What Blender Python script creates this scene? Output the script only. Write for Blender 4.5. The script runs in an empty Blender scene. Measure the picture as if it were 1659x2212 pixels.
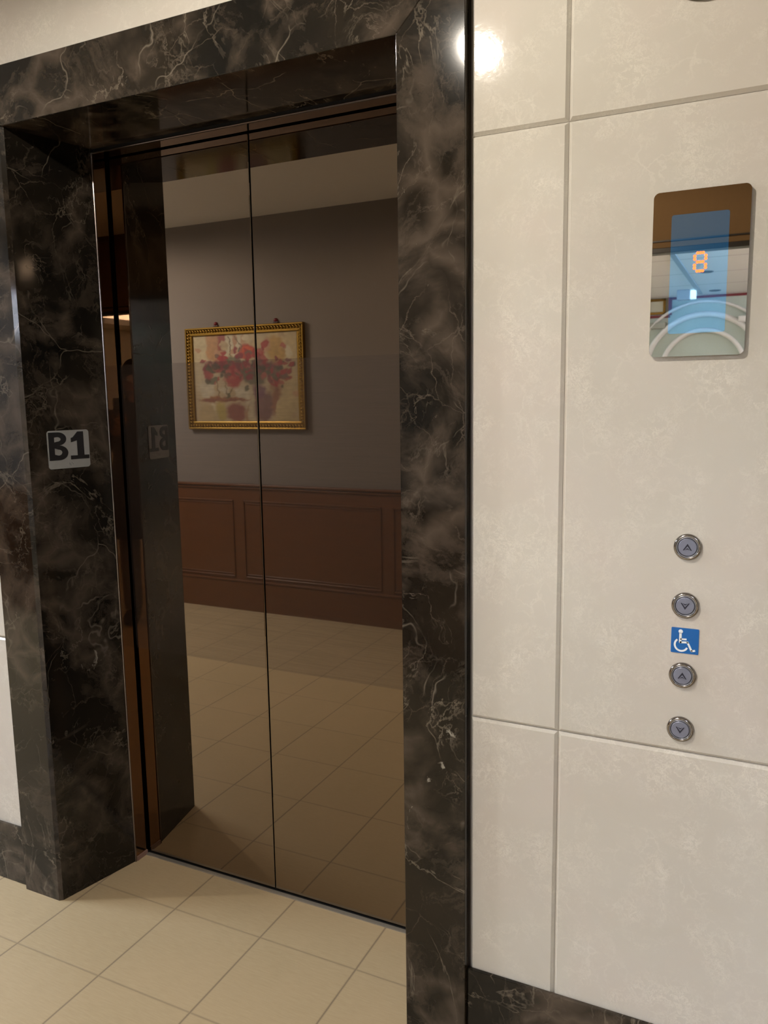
import bpy, bmesh, math, random
from mathutils import Vector, Matrix, noise
random.seed(7)
C = bpy.context.scene.collection
SC = bpy.context.scene

# ------------------------------------------------------------------ dimensions (metres)
P = 0.0225                      # how far the marble surround stands off the tile wall
XL, XR_IN = -0.5354, 0.5553     # front inner edges of the two pilasters
XO, XR = -0.6777, 0.6961        # outer edges of the two pilasters
HI, HO = 2.1122, 2.2524         # lintel lower / upper edge
XJ, XJR, T = -0.4803, 0.500, 0.2239   # metal frame
ZT = 2.10
D = 0.2786                      # door plane
H1, H2, HB, V1 = 1.9117, 0.758, 0.1811, 0.8847
HC = 2.563                      # ceiling
W = -2.283                      # opposite wall
WAIN = 0.867
FAR = -8.85

# ------------------------------------------------------------------ camera
CAM = Vector((1.235, -1.5087, 1.425))
yaw, pit, rol, fpx = 0.4504, -0.1432, -0.0143, 1715.9
fw = Vector((-math.sin(yaw)*math.cos(pit), math.cos(yaw)*math.cos(pit), math.sin(pit)))
rr = Vector((math.cos(yaw), math.sin(yaw), 0)); uu = rr.cross(fw)
r2 = rr*math.cos(rol)+uu*math.sin(rol); u2 = -rr*math.sin(rol)+uu*math.cos(rol)
cd = bpy.data.cameras.new('camera'); cam = bpy.data.objects.new('camera', cd); C.objects.link(cam)
cd.sensor_fit = 'HORIZONTAL'; cd.sensor_width = 36; cd.lens = 36*fpx/1659; cd.clip_start = 0.01
M = Matrix((( r2.x, u2.x, -fw.x, CAM.x), (r2.y, u2.y, -fw.y, CAM.y), (r2.z, u2.z, -fw.z, CAM.z), (0,0,0,1)))
cam.matrix_world = M
SC.camera = cam

# ------------------------------------------------------------------ world, exposure
wd = bpy.data.worlds.new('world'); SC.world = wd; wd.use_nodes = True
wd.node_tree.nodes['Background'].inputs[0].default_value = (0.5, 0.52, 0.6, 1)
wd.node_tree.nodes['Background'].inputs[1].default_value = 0.05
SC.view_settings.view_transform = 'Standard'
try: SC.view_settings.look = 'None'
except Exception: pass
SC.view_settings.gamma = 1; SC.view_settings.use_curve_mapping = False
SC.view_settings.exposure = 2.22
SC.cycles.max_bounces = 10; SC.cycles.glossy_bounces = 6
SC.cycles.sample_clamp_indirect = 6

# ------------------------------------------------------------------ lights: large soft ones; the downlights carry their own
def area(name, loc, sx, sy, e, col, rot=(0, 0, 0)):
    l = bpy.data.lights.new(name, 'AREA'); l.shape = 'RECTANGLE'; l.size = sx; l.size_y = sy
    l.energy = e; l.color = col
    o = bpy.data.objects.new(name, l); C.objects.link(o); o.location = loc; o.rotation_euler = rot
    o.visible_camera = True
    return o
L_LOBBY = 40; L_LEFT = 34; L_DOWN = 23; L_FAR = 27; L_CEIL_FILL = 72
area('lobby_fill_light', (-.5, -4.3, 2.50), 1.6, 1.6, L_LOBBY, (1.0, 1.0, 1.0))  # unseen area light added to light the walls through the lobby opening
area('corridor_panel_light', (-3.2, -.95, 2.50), .9, 1.0, L_LEFT, (.74, .86, 1.0))
area('lobby_ceiling_fill', (3.1, -5.8, 2.15), .25, 5.0, L_CEIL_FILL, (.68, .78, 1.0), (math.pi, 0, 0))  # unseen upward pair, added only to brighten the lobby ceiling
area('lobby_ceiling_fill', (-2.8, -5.8, 2.15), .25, 5.0, L_CEIL_FILL, (.68, .78, 1.0), (math.pi, 0, 0))

# ------------------------------------------------------------------ node helpers
def mat(name):
    m = bpy.data.materials.new(name); m.use_nodes = True
    nt = m.node_tree; b = nt.nodes['Principled BSDF']
    return m, nt, b
def N(nt, t, **kw):
    n = nt.nodes.new(t)
    for k, v in kw.items():
        if k in n.inputs.keys() and not hasattr(n, k): n.inputs[k].default_value = v
        else: setattr(n, k, v)
    return n
def ramp(nt, src, stops, interp='LINEAR'):
    r = nt.nodes.new('ShaderNodeValToRGB'); r.color_ramp.interpolation = interp
    e = r.color_ramp.elements
    while len(e) < len(stops): e.new(.5)
    for i, (p, c) in enumerate(stops):
        e[i].position = p
        e[i].color = (c, c, c, 1) if not isinstance(c, tuple) else (*c, 1)
    nt.links.new(src, r.inputs[0]); return r.outputs[0]
def mix(nt, f, a, b, mode='MIX'):
    n = nt.nodes.new('ShaderNodeMix'); n.data_type = 'RGBA'; n.blend_type = mode
    for i, v in ((0, f), (6, a), (7, b)):
        if hasattr(v, 'links') or hasattr(v, 'is_linked'): nt.links.new(v, n.inputs[i])
        elif isinstance(v, tuple): n.inputs[i].default_value = (*v, 1) if len(v) == 3 else v
        else: n.inputs[i].default_value = v
    return n.outputs[2]
def mth(nt, op, a, b=None, c=None):
    n = nt.nodes.new('ShaderNodeMath'); n.operation = op
    for i, v in enumerate((a, b, c)):
        if v is None: continue
        if hasattr(v, 'is_linked'): nt.links.new(v, n.inputs[i])
        else: n.inputs[i].default_value = v
    return n.outputs[0]
def coords(nt): return nt.nodes.new('ShaderNodeTexCoord').outputs['Object']
def mapping(nt, v, loc=(0, 0, 0), rot=(0, 0, 0), sc=(1, 1, 1)):
    m = nt.nodes.new('ShaderNodeMapping'); nt.links.new(v, m.inputs[0])
    m.inputs[1].default_value = loc; m.inputs[2].default_value = rot; m.inputs[3].default_value = sc
    return m.outputs[0]
def noi(nt, v, scale, detail=4, rough=.55, dist=0.0, col=False):
    n = nt.nodes.new('ShaderNodeTexNoise'); nt.links.new(v, n.inputs['Vector'])
    n.inputs['Scale'].default_value = scale; n.inputs['Detail'].default_value = detail
    n.inputs['Roughness'].default_value = rough; n.inputs['Distortion'].default_value = dist
    return n.outputs['Color' if col else 'Fac']
def vadd(nt, v, colr, k):
    a = nt.nodes.new('ShaderNodeVectorMath'); a.operation = 'SUBTRACT'; nt.links.new(colr, a.inputs[0]); a.inputs[1].default_value = (.5, .5, .5)
    b = nt.nodes.new('ShaderNodeVectorMath'); b.operation = 'SCALE'; nt.links.new(a.outputs[0], b.inputs[0]); b.inputs['Scale'].default_value = k
    c = nt.nodes.new('ShaderNodeVectorMath'); c.operation = 'ADD'; nt.links.new(v, c.inputs[0]); nt.links.new(b.outputs[0], c.inputs[1])
    return c.outputs[0]
def vor(nt, v, scale, feat='DISTANCE_TO_EDGE'):
    n = nt.nodes.new('ShaderNodeTexVoronoi'); n.feature = feat; nt.links.new(v, n.inputs['Vector']); n.inputs['Scale'].default_value = scale
    return n.outputs['Distance']
def bump(nt, b, h, strength, dist):
    n = nt.nodes.new('ShaderNodeBump'); n.inputs['Strength'].default_value = strength; n.inputs['Distance'].default_value = dist
    nt.links.new(h, n.inputs['Height']); nt.links.new(n.outputs[0], b.inputs['Normal'])
def simple(name, col, rough=.5, metal=0.0, emit=None, es=0.0, coat=0.0):
    m, nt, b = mat(name); v = coords(nt)
    n = noi(nt, v, 60, 3)
    c = mix(nt, n, tuple(x*.94 for x in col), tuple(min(1, x*1.06) for x in col))
    nt.links.new(c, b.inputs['Base Color'])
    b.inputs['Roughness'].default_value = rough; b.inputs['Metallic'].default_value = metal
    b.inputs['Coat Weight'].default_value = coat
    if emit: b.inputs['Emission Color'].default_value = (*emit, 1); b.inputs['Emission Strength'].default_value = es
    return m

# ------------------------------------------------------------------ materials
def dark_marble(name, seed, k=1.0):
    m, nt, b = mat(name); v = mapping(nt, coords(nt), loc=(seed*1.7, seed*.9, seed*2.3))
    w = vadd(nt, v, noi(nt, v, 7, 4, col=True), .11)
    w2 = vadd(nt, v, noi(nt, v, 18, 5, col=True), .05)
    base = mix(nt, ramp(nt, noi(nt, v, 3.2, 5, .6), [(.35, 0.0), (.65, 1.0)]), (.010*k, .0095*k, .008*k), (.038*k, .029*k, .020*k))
    big = vadd(nt, v, noi(nt, v, 3.5, 4, col=True), .22)
    # soft brown webs round dark pebbles
    web = ramp(nt, vor(nt, big, 8.5), [(0.0, 1.0), (.10, .6), (.30, 0.0)])
    cloud = ramp(nt, noi(nt, v, 3.6, 6, .62, .5), [(.46, 0.0), (.58, 1.0)])
    base = mix(nt, mth(nt, 'MULTIPLY', mth(nt, 'MULTIPLY', web, cloud), .9), base, (.155*k, .118*k, .088*k))
    fine = vadd(nt, big, noi(nt, v, 26, 6, .7, col=True), .05)
    smoke = ramp(nt, noi(nt, fine, 3.6, 10, .78, 1.6), [(.535, 0.0), (.56, .5), (.70, 1.0)])
    tone = ramp(nt, noi(nt, mapping(nt, fine, sc=(1, 1, .6)), 24, 7, .75, 1.0), [(.3, .35), (.7, 1.1)])
    base = mix(nt, mth(nt, 'MULTIPLY', mth(nt, 'MULTIPLY', smoke, tone), .8), base, (.135*k, .103*k, .077*k))
    hair = ramp(nt, vor(nt, vadd(nt, big, noi(nt, v, 30, 5, .7, col=True), .03), 11), [(0.0, 1.0), (.008, .5), (.022, 0.0)])
    hm = ramp(nt, noi(nt, mapping(nt, v, loc=(2, 7, 5)), 7, 5, .65), [(.48, .03), (.64, .7)])
    base = mix(nt, mth(nt, 'MULTIPLY', hair, hm), base, (.21*k, .165*k, .125*k))
    # wispy hairlines: thin ridges of strongly warped noise, broken up by masks
    def ridge(vec, sc_, wdt, off, lo, hi, amp, colr, base):
        r_ = mth(nt, 'ABSOLUTE', mth(nt, 'SUBTRACT', noi(nt, mapping(nt, vec, loc=(off, off*.7, -off)), sc_, 6, .62, 1.2), .5))
        ln = ramp(nt, r_, [(0.0, 1.0), (wdt*.4, .6), (wdt, 0.0)])
        mk = ramp(nt, noi(nt, mapping(nt, v, loc=(-off, off, off*.3)), 5.5, 4, .6), [(lo, 0.0), (hi, 1.0)])
        return mix(nt, mth(nt, 'MULTIPLY', mth(nt, 'MULTIPLY', ln, mk), amp), base, colr)
    base = ridge(v, 3.0, .010, 3.1, .46, .62, .8, (.30*k, .25*k, .19*k), base)
    base = ridge(w, 6.0, .009, 7.7, .53, .66, .6, (.27*k, .215*k, .165*k), base)
    v1 = ramp(nt, vor(nt, big, 4.2), [(0.0, 1.0), (.004, .5), (.009, 0.0)])
    m1 = ramp(nt, noi(nt, v, 5.1, 4, .6), [(.50, 0.0), (.60, .8)])
    base = mix(nt, mth(nt, 'MULTIPLY', v1, m1), base, (.32*k, .27*k, .21*k))
    # bright calcite chips
    ch = ramp(nt, noi(nt, mapping(nt, w2, loc=(9, 2, 4), sc=(1, 1, .6)), 13, 4, .6, 1.5), [(.715, 0.0), (.75, .9)])
    base = mix(nt, ch, base, (.55*k, .50*k, .41*k))
    nt.links.new(base, b.inputs['Base Color'])
    b.inputs['Roughness'].default_value = .08; b.inputs['IOR'].default_value = 1.40
    return m
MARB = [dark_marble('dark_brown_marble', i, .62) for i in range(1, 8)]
MARB[1] = dark_marble('dark_brown_marble', 2, .5); MARB[2] = dark_marble('dark_brown_marble', 3, .5); MARB[0] = dark_marble('dark_brown_marble', 1, .36); MARB[4] = dark_marble('dark_brown_marble', 5, .30)  # darker copies of one marble; the jamb one has its weaker light painted in

def cream_tile():
    m, nt, b = mat('cream_marble_tile'); v = coords(nt)
    g = nt.nodes.new('ShaderNodeNewGeometry')
    a = noi(nt, v, 2.3, 5, .6)
    base = mix(nt, ramp(nt, a, [(.3, 0.0), (.7, 1.0)]), (.54, .508, .45), (.60, .575, .52))
    pk = ramp(nt, noi(nt, mapping(nt, v, loc=(3, 1, 7)), 3.0, 4), [(.45, 0.0), (.7, .6)])
    base = mix(nt, pk, base, (.60, .535, .49))
    w = vadd(nt, v, noi(nt, v, 22, 5, .65, col=True), .06)
    f1 = ramp(nt, noi(nt, w, 46, 7, .75, .6), [(.46, 0.0), (.5, .9), (.54, 0.0)])
    mk = ramp(nt, noi(nt, v, 7.5, 6, .65, .5), [(.46, 0.0), (.66, .8)])
    base = mix(nt, mth(nt, 'MULTIPLY', mth(nt, 'MULTIPLY', f1, mk), .9), base, (.77, .735, .66))
    f2 = ramp(nt, vor(nt, w, 19), [(0.0, 1.0), (.05, 0.0)])
    mk2 = ramp(nt, noi(nt, mapping(nt, v, loc=(8, 8, 2)), 9, 6, .6), [(.5, 0.0), (.66, .7)])
    base = mix(nt, mth(nt, 'MULTIPLY', mth(nt, 'MULTIPLY', f2, mk2), .38), base, (.79, .755, .68))
    isl = ramp(nt, g.outputs['Random Per Island'], [(0.0, .97), (1.0, 1.03)])
    base = mix(nt, 1.0, base, isl, 'MULTIPLY')
    nt.links.new(base, b.inputs['Base Color'])
    b.inputs['Roughness'].default_value = .085; b.inputs['IOR'].default_value = 1.38; b.inputs['Specular IOR Level'].default_value = .22
    bump(nt, b, noi(nt, v, 70, 3), .22, .0006)
    return m
TILE = cream_tile()

def floor_mat():
    m, nt, b = mat('beige_floor_tile'); v = coords(nt)
    s = nt.nodes.new('ShaderNodeSeparateXYZ'); nt.links.new(v, s.inputs[0])
    G = .2885
    def edge(o, off):
        t = mth(nt, 'FRACT', mth(nt, 'DIVIDE', mth(nt, 'SUBTRACT', o, off), G))
        return mth(nt, 'MULTIPLY', mth(nt, 'MINIMUM', t, mth(nt, 'SUBTRACT', 1.0, t)), G)
    ex, ey = edge(s.outputs[0], .077), edge(s.outputs[1], .088)
    e = mth(nt, 'MINIMUM', ex, ey)
    lx = ramp(nt, ex, [(0.0, 1.0), (.0009, 1.0), (.0016, 0.0)])
    ly = ramp(nt, ey, [(0.0, .62), (.0009, .62), (.0016, 0.0)])
    line = mth(nt, 'MAXIMUM', lx, ly)
    cx_ = mth(nt, 'FLOOR', mth(nt, 'DIVIDE', mth(nt, 'SUBTRACT', s.outputs[0], .077), G))
    cy_ = mth(nt, 'FLOOR', mth(nt, 'DIVIDE', mth(nt, 'SUBTRACT', s.outputs[1], .088), G))
    cb = nt.nodes.new('ShaderNodeCombineXYZ'); nt.links.new(cx_, cb.inputs[0]); nt.links.new(cy_, cb.inputs[1])
    wn = nt.nodes.new('ShaderNodeTexWhiteNoise'); nt.links.new(cb.outputs[0], wn.inputs['Vector'])
    gr = noi(nt, mapping(nt, v, sc=(6, 70, 1)), 4, 5, .65, .3)
    base = mix(nt, ramp(nt, gr, [(.3, 0.0), (.7, 1.0)]), (.365, .28, .165), (.425, .335, .205))
    cl = noi(nt, v, 3, 4)
    base = mix(nt, ramp(nt, cl, [(.35, 0.0), (.7, .5)]), base, (.445, .335, .205))
    base = mix(nt, mth(nt, 'MULTIPLY', wn.outputs['Value'], .18), base, (.35, .27, .155))
    base = mix(nt, mth(nt, 'MULTIPLY', line, .72), base, (.10, .075, .055))
    nt.links.new(base, b.inputs['Base Color'])
    b.inputs['Roughness'].default_value = .42
    bump(nt, b, ramp(nt, e, [(0.0, 0.0), (.0025, 1.0)]), .5, .0006)
    return m
FLOOR = floor_mat()

def mirror_mat(name, col, rough, wav=.00035, brushed=0.0):
    m, nt, b = mat(name); v = coords(nt)
    n = noi(nt, v, 1.1, 1)
    c = mix(nt, n, tuple(x*.97 for x in col), tuple(x*1.03 for x in col)); nt.links.new(c, b.inputs['Base Color'])
    b.inputs['Metallic'].default_value = 1; b.inputs['Roughness'].default_value = rough
    if wav: bump(nt, b, noi(nt, v, 2.2, 0), 1.0, wav)
    if brushed:
        st = noi(nt, mapping(nt, v, sc=(3, 3, 260)), 3, 3, .6)
        b2 = nt.nodes.new('ShaderNodeBsdfPrincipled'); b2.inputs['Metallic'].default_value = .2
        nt.links.new(mix(nt, st, (.022, .017, .014), (.05, .040, .035)), b2.inputs['Base Color'])
        b2.inputs['Roughness'].default_value = .35
        ms = nt.nodes.new('ShaderNodeMixShader')
        nt.links.new(mth(nt, 'MULTIPLY', ramp(nt, st, [(.3, .75), (.7, 1.25)]), brushed), ms.inputs[0])
        nt.links.new(b.outputs[0], ms.inputs[1]); nt.links.new(b2.outputs[0], ms.inputs[2])
        nt.links.new(ms.outputs[0], nt.nodes['Material Output'].inputs[0])
    return m
BRONZE = mirror_mat('bronze_mirror_steel', (.265, .215, .165), .012)
BFILM = mirror_mat('filmed_bronze_steel', (.26, .21, .165), .02, .00035, .25)
BFRAME = mirror_mat('bronze_frame_steel', (.34, .21, .12), .015, 0)
BFRFILM = mirror_mat('filmed_bronze_frame', (.30, .17, .09), .03, 0, .12)
STEEL = simple('brushed_steel_bead', (.20, .17, .155), .22, 1.0)
BLACK = simple('black_gap_fill', (.006, .006, .006), .6)  # flat black for gaps and recesses, standing in for the shade inside them
SILL = simple('grey_sill_metal', (.42, .40, .36), .35, .7)
SILLP = simple('pink_stone_sill', (.22, .13, .10), .5)
GROUT = simple('grey_grout', (.30, .26, .23), .8)
WHITE = simple('white_paint', (.74, .72, .70), .6)
CHROME = simple('polished_chrome', (.30, .28, .27), .12, 1.0)
CHROMED = simple('satin_grey_metal', (.36, .37, .42), .3, .85)
CAP = simple('blue_grey_button_cap', (.20, .215, .29), .35, .3)
INK = simple('black_ink', (.012, .013, .03), .45)
SIGNG = simple('silver_grey_sign_plate', (.20, .20, .195), .4, .1)
SIGNK = simple('black_sign_paint', (.006, .006, .007), .4)
BLUE = simple('blue_sign_vinyl', (.0, .115, .42), .35)
SIGNW = simple('white_sign_vinyl', (.80, .84, .88), .4)
PLATE = mirror_mat('mirror_steel_plate', (.60, .54, .47), .015, .0002)
LED = simple('orange_led', (.9, .2, .05), .4, 0, (1.0, .06, .012), 1.0)
GOLD = simple('gilt_frame', (.27, .155, .03), .28, .9)
DGOLD = simple('dark_gilt', (.36, .20, .04), .4, .8)
RED = simple('dark_red_trim', (.16, .01, .018), .4)
DWOOD = simple('black_wood_trim', (.012, .010, .008), .35)
SKIN = simple('skin', (.42, .26, .19), .5)
COAT = simple('dark_wool_coat', (.018, .016, .022), .85)
HAIR = simple('dark_hair', (.012, .009, .007), .5)
TROUS = simple('grey_trousers', (.16, .15, .16), .8)
SHOE = simple('black_leather', (.012, .012, .012), .35)
PHONE = simple('black_phone_glass', (.02, .02, .022), .15)
LAMPG = simple('lit_lamp_glass', (.9, .85, .75), .4, 0, (1.0, .86, .62), 10.0)
OFFG = simple('dark_lamp_reflector', (.03, .03, .03), .3)

def glass_window():
    m, nt, b = mat('blue_display_glass'); v = coords(nt)
    n = noi(nt, v, 30, 2)
    nt.links.new(mix(nt, n, (.37, .58, .74), (.40, .60, .78)), b.inputs['Base Color'])
    b.inputs['Metallic'].default_value = 1; b.inputs['Roughness'].default_value = .015
    b.inputs['Emission Color'].default_value = (.0, .4, 1, 1); b.inputs['Emission Strength'].default_value = .02
    bump(nt, b, noi(nt, v, 2.2, 0), 1.0, .0002)
    return m
WINDOW = glass_window()

def wallpaper():
    m, nt, b = mat('taupe_wallpaper'); v = coords(nt)
    g = noi(nt, mapping(nt, v, sc=(25, 25, 300)), 3, 4, .6)
    nt.links.new(mix(nt, g, (.165, .14, .125), (.19, .162, .146)), b.inputs['Base Color'])
    b.inputs['Roughness'].default_value = .8
    return m
PAPER = wallpaper()
def wood():
    m, nt, b = mat('reddish_oak'); v = coords(nt)
    g = noi(nt, mapping(nt, v, sc=(3, 3, 60)), 3, 6, .65, .4)
    nt.links.new(mix(nt, ramp(nt, g, [(.3, 0.0), (.7, 1.0)]), (.095, .032, .0085), (.13, .045, .013)), b.inputs['Base Color'])
    b.inputs['Roughness'].default_value = .35
    return m
WOOD = wood()
def ceil_mat():
    m, nt, b = mat('white_ceiling'); v = coords(nt)
    s = nt.nodes.new('ShaderNodeSeparateXYZ'); nt.links.new(v, s.inputs[0])
    t = mth(nt, 'FRACT', mth(nt, 'DIVIDE', mth(nt, 'ADD', s.outputs[1], 6.01+8*.9), .9))
    ln = ramp(nt, mth(nt, 'MINIMUM', t, mth(nt, 'SUBTRACT', 1.0, t)), [(0.0, 1.0), (.012, 1.0), (.018, 0.0)])
    far = mth(nt, 'LESS_THAN', s.outputs[1], -2.6)
    base = mix(nt, noi(nt, v, 40, 3), (.66, .65, .65), (.70, .69, .69))
    base = mix(nt, mth(nt, 'MULTIPLY', mth(nt, 'MULTIPLY', ln, far), .6), base, (.28, .27, .30))
    nt.links.new(base, b.inputs['Base Color']); b.inputs['Roughness'].default_value = .8
    return m
CEIL = ceil_mat()

# ------------------------------------------------------------------ mesh helpers
def box(bm, x0, x1, y0, y1, z0, z1, bev=0.0, seg=1):
    vs = [bm.verts.new((x, y, z)) for x in (x0, x1) for y in (y0, y1) for z in (z0, z1)]
    f = [(0, 1, 3, 2), (4, 6, 7, 5), (0, 4, 5, 1), (2, 3, 7, 6), (0, 2, 6, 4), (1, 5, 7, 3)]
    fs = [bm.faces.new([vs[i] for i in q]) for q in f]
    if bev:
        es = list({e for fc in fs for e in fc.edges})
        bmesh.ops.bevel(bm, geom=es, offset=bev, segments=seg, affect='EDGES', profile=.5)
    return vs
def prism(bm, pts, z0, z1):
    a = [bm.verts.new((x, y, z0)) for x, y in pts]; b = [bm.verts.new((x, y, z1)) for x, y in pts]
    n = len(pts)
    bm.faces.new(a[::-1]); bm.faces.new(b)
    for i in range(n): bm.faces.new((a[i], a[(i+1) % n], b[(i+1) % n], b[i]))
def flat(bm, pts, d0, d1):      # polygon in x/z plane extruded in y
    a = [bm.verts.new((x, d0, z)) for x, z in pts]; b = [bm.verts.new((x, d1, z)) for x, z in pts]
    n = len(pts)
    bm.faces.new(a); bm.faces.new(b[::-1])
    for i in range(n): bm.faces.new((a[i], b[i], b[(i+1) % n], a[(i+1) % n]))
def obj(name, bm, m, parent=None, smooth=False):
    me = bpy.data.meshes.new(name); bmesh.ops.recalc_face_normals(bm, faces=bm.faces[:]); bm.to_mesh(me); bm.free()
    me.materials.append(m)
    if smooth:
        for p in me.polygons: p.use_smooth = True
    o = bpy.data.objects.new(name, me); C.objects.link(o)
    if parent: o.parent = parent
    return o
def tag(o, label=None, cat=None, group=None, kind=None):
    if label: o['label'] = label
    if cat: o['category'] = cat
    if group: o['group'] = group
    if kind: o['kind'] = kind
    return o
def empty(name, loc=(0, 0, 0)):
    o = bpy.data.objects.new(name, None); C.objects.link(o); o.location = loc; o.empty_display_size = .05
    return o
def B(name, dims, m, parent=None, bev=0.0, seg=1):
    bm = bmesh.new(); box(bm, *dims, bev, seg); return obj(name, bm, m, parent)
def lathe(bm, prof, n=40, axis='y'):    # prof: (radius, depth) list, revolved about -y axis
    rings = []
    for r, d in prof:
        if r < 1e-6: rings.append([bm.verts.new((0, d, 0))]); continue
        rings.append([bm.verts.new((r*math.cos(2*math.pi*i/n), d, r*math.sin(2*math.pi*i/n))) for i in range(n)])
    for a, b in zip(rings, rings[1:]):
        for i in range(n):
            j = (i+1) % n
            if len(a) == 1 and len(b) == 1: continue
            if len(a) == 1: bm.faces.new((a[0], b[i], b[j]))
            elif len(b) == 1: bm.faces.new((a[i], b[0], a[j]))
            else: bm.faces.new((a[i], b[i], b[j], a[j]))
def rrect(x0, x1, z0, z1, r, n=6):
    pts = []
    for cx, cz, a0 in ((x1-r, z1-r, 0), (x0+r, z1-r, 90), (x0+r, z0+r, 180), (x1-r, z0+r, 270)):
        for i in range(n+1):
            a = math.radians(a0+90*i/n); pts.append((cx+r*math.cos(a), cz+r*math.sin(a)))
    return pts

# ================================================================== THE SETTING
bm = bmesh.new(); box(bm, -8.2, 3.4, -9.0, .4, -.06, 0.0)
tag(obj('floor', bm, FLOOR), 'beige square floor tiles with thin brown grout lines', 'floor', kind='structure')
bm = bmesh.new(); box(bm, -8.2, 3.4, -9.0, .1, HC, HC+.08)
tag(obj('ceiling', bm, CEIL), 'white flat ceiling over corridor and lobby', 'ceiling', kind='structure')

# tiled elevator wall: bevelled cream marble slabs over a grey bed
bm = bmesh.new()
def slab(x0, x1, z0, z1):
    g = .0004; c = .0062
    x0 += g; x1 -= g; z0 += g; z1 -= g
    A = [bm.verts.new((x, .012, z)) for x, z in ((x0, z0), (x1, z0), (x1, z1), (x0, z1))]
    Bv = [bm.verts.new((x, c, z)) for x, z in ((x0, z0), (x1, z0), (x1, z1), (x0, z1))]
    Cv = [bm.verts.new((x, 0, z)) for x, z in ((x0+c, z0+c), (x1-c, z0+c), (x1-c, z1-c), (x0+c, z1-c))]
    for i in range(4):
        j = (i+1) % 4
        bm.faces.new((A[i], A[j], Bv[j], Bv[i])); bm.faces.new((Bv[i], Bv[j], Cv[j], Cv[i]))
    bm.faces.new(Cv); bm.faces.new(A[::-1])
colsR = [XR+.004, V1, V1+.80, V1+1.6, 3.25]
rows = [0.0, H2, H1, HC-.002]
for a, b_ in zip(colsR, colsR[1:]):
    for c_, d_ in zip(rows, rows[1:]): slab(a, b_, c_, d_)
colsL = [XO-.002, -V1, -V1-.8, -V1-1.6, -V1-3.2, -V1-4.8, -7.98]
for a, b_ in zip(colsL, colsL[1:]):
    for c_, d_ in zip(rows, rows[1:]): slab(b_, a, c_, d_)
slab(XO-.001, XR+.003, HO-.02, HC-.002)
wall_back = tag(obj('wall_back', bm, TILE), 'cream marble slabs with chamfered joints around the elevator', 'wall', kind='structure')
bm = bmesh.new()
box(bm, -8.1, XO+.03, .0121, .06, 0, HC); box(bm, XR-.03, 3.3, .0121, .06, 0, HC); box(bm, XR+.02, 3.2, .0070, .0121, .02, HC-.02); box(bm, -7.95, XO-.02, .0070, .0121, .02, HC-.02); box(bm, XO+.03, XR-.03, .0121, .06, HI+.08, HC)
obj('joint_backing', bm, GROUT, wall_back)

B('baseboard_back', (XR+.001, 3.2, -.010, -.0002, 0, HB), MARB[5], bev=.0015)
tag(bpy.data.objects['baseboard_back'], 'dark marble baseboard under the button wall', 'baseboard', kind='structure')
B('baseboard_left', (-7.98, XO-.001, -.010, -.0002, 0, HB), MARB[6], bev=.0015)
tag(bpy.data.objects['baseboard_left'], 'dark marble baseboard left of the elevator surround', 'baseboard', kind='structure')

# marble surround
tr = tag(empty('trim_1', (0, -P, 0)), 'dark brown veined marble surround framing the elevator opening', 'door surround', kind='structure')
def local(o): o.parent = tr; o.matrix_parent_inverse = Matrix.Translation((0, P, 0)); return o
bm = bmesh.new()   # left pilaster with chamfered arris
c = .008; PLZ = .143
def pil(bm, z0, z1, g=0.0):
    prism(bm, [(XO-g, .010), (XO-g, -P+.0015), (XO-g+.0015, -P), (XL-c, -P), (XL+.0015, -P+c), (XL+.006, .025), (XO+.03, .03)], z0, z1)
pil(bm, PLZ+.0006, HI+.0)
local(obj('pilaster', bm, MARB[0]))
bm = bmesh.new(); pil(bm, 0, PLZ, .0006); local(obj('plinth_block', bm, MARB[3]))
bm = bmesh.new()   # right pilaster, mitred head
def mitre(bm, pts, y0, y1, bev=.0012):
    a = [bm.verts.new((x, y0, z)) for x, z in pts]; b = [bm.verts.new((x, y1, z)) for x, z in pts]; n = len(pts)
    ff = bm.faces.new(a); bm.faces.new(b[::-1])
    for i in range(n): bm.faces.new((a[i], b[i], b[(i+1) % n], a[(i+1) % n]))
    bmesh.ops.bevel(bm, geom=list(ff.edges), offset=bev, segments=1, affect='EDGES')
mitre(bm, [(XR_IN, 0), (XR, 0), (XR, HO), (XR_IN, HI)], -P, -.009)
box(bm, XR_IN, XR-.002, -.009, -.006, 0, HO)      # shadow groove down the outer return
box(bm, XR_IN, XR, -.006, .012, 0, HO)
local(obj('pilaster', bm, MARB[1]))
bm = bmesh.new(); mitre(bm, [(XR_IN, HI), (XR, HO), (XO, HO), (XO, HI+.0006), (XL, HI+.0003)], -P, .012)
local(obj('lintel', bm, MARB[2]))
# splayed jamb linings and soffit
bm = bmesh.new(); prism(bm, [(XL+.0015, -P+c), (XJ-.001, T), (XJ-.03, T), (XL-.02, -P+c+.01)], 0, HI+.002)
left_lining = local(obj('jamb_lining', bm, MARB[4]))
bm = bmesh.new(); prism(bm, [(XR_IN-.0, -P+.001), (XR_IN+.03, -P+.004), (XJR+.03, T), (XJR+.001, T)], 0, HI+.002)
local(obj('jamb_lining', bm, MARB[1]))
SX = -0.2
bm = bmesh.new()
prism(bm, [(XL, -P+.002), (SX+.1, -P+.002), (SX+.1, T), (XJ-.01, T)], HI-.0005, HI+.02)
prism(bm, [(SX+.1012, -P+.002), (XR_IN, -P+.002), (XJR+.01, T), (SX+.1012, T)], HI-.0005, HI+.02)
local(obj('soffit', bm, MARB[5]))

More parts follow.
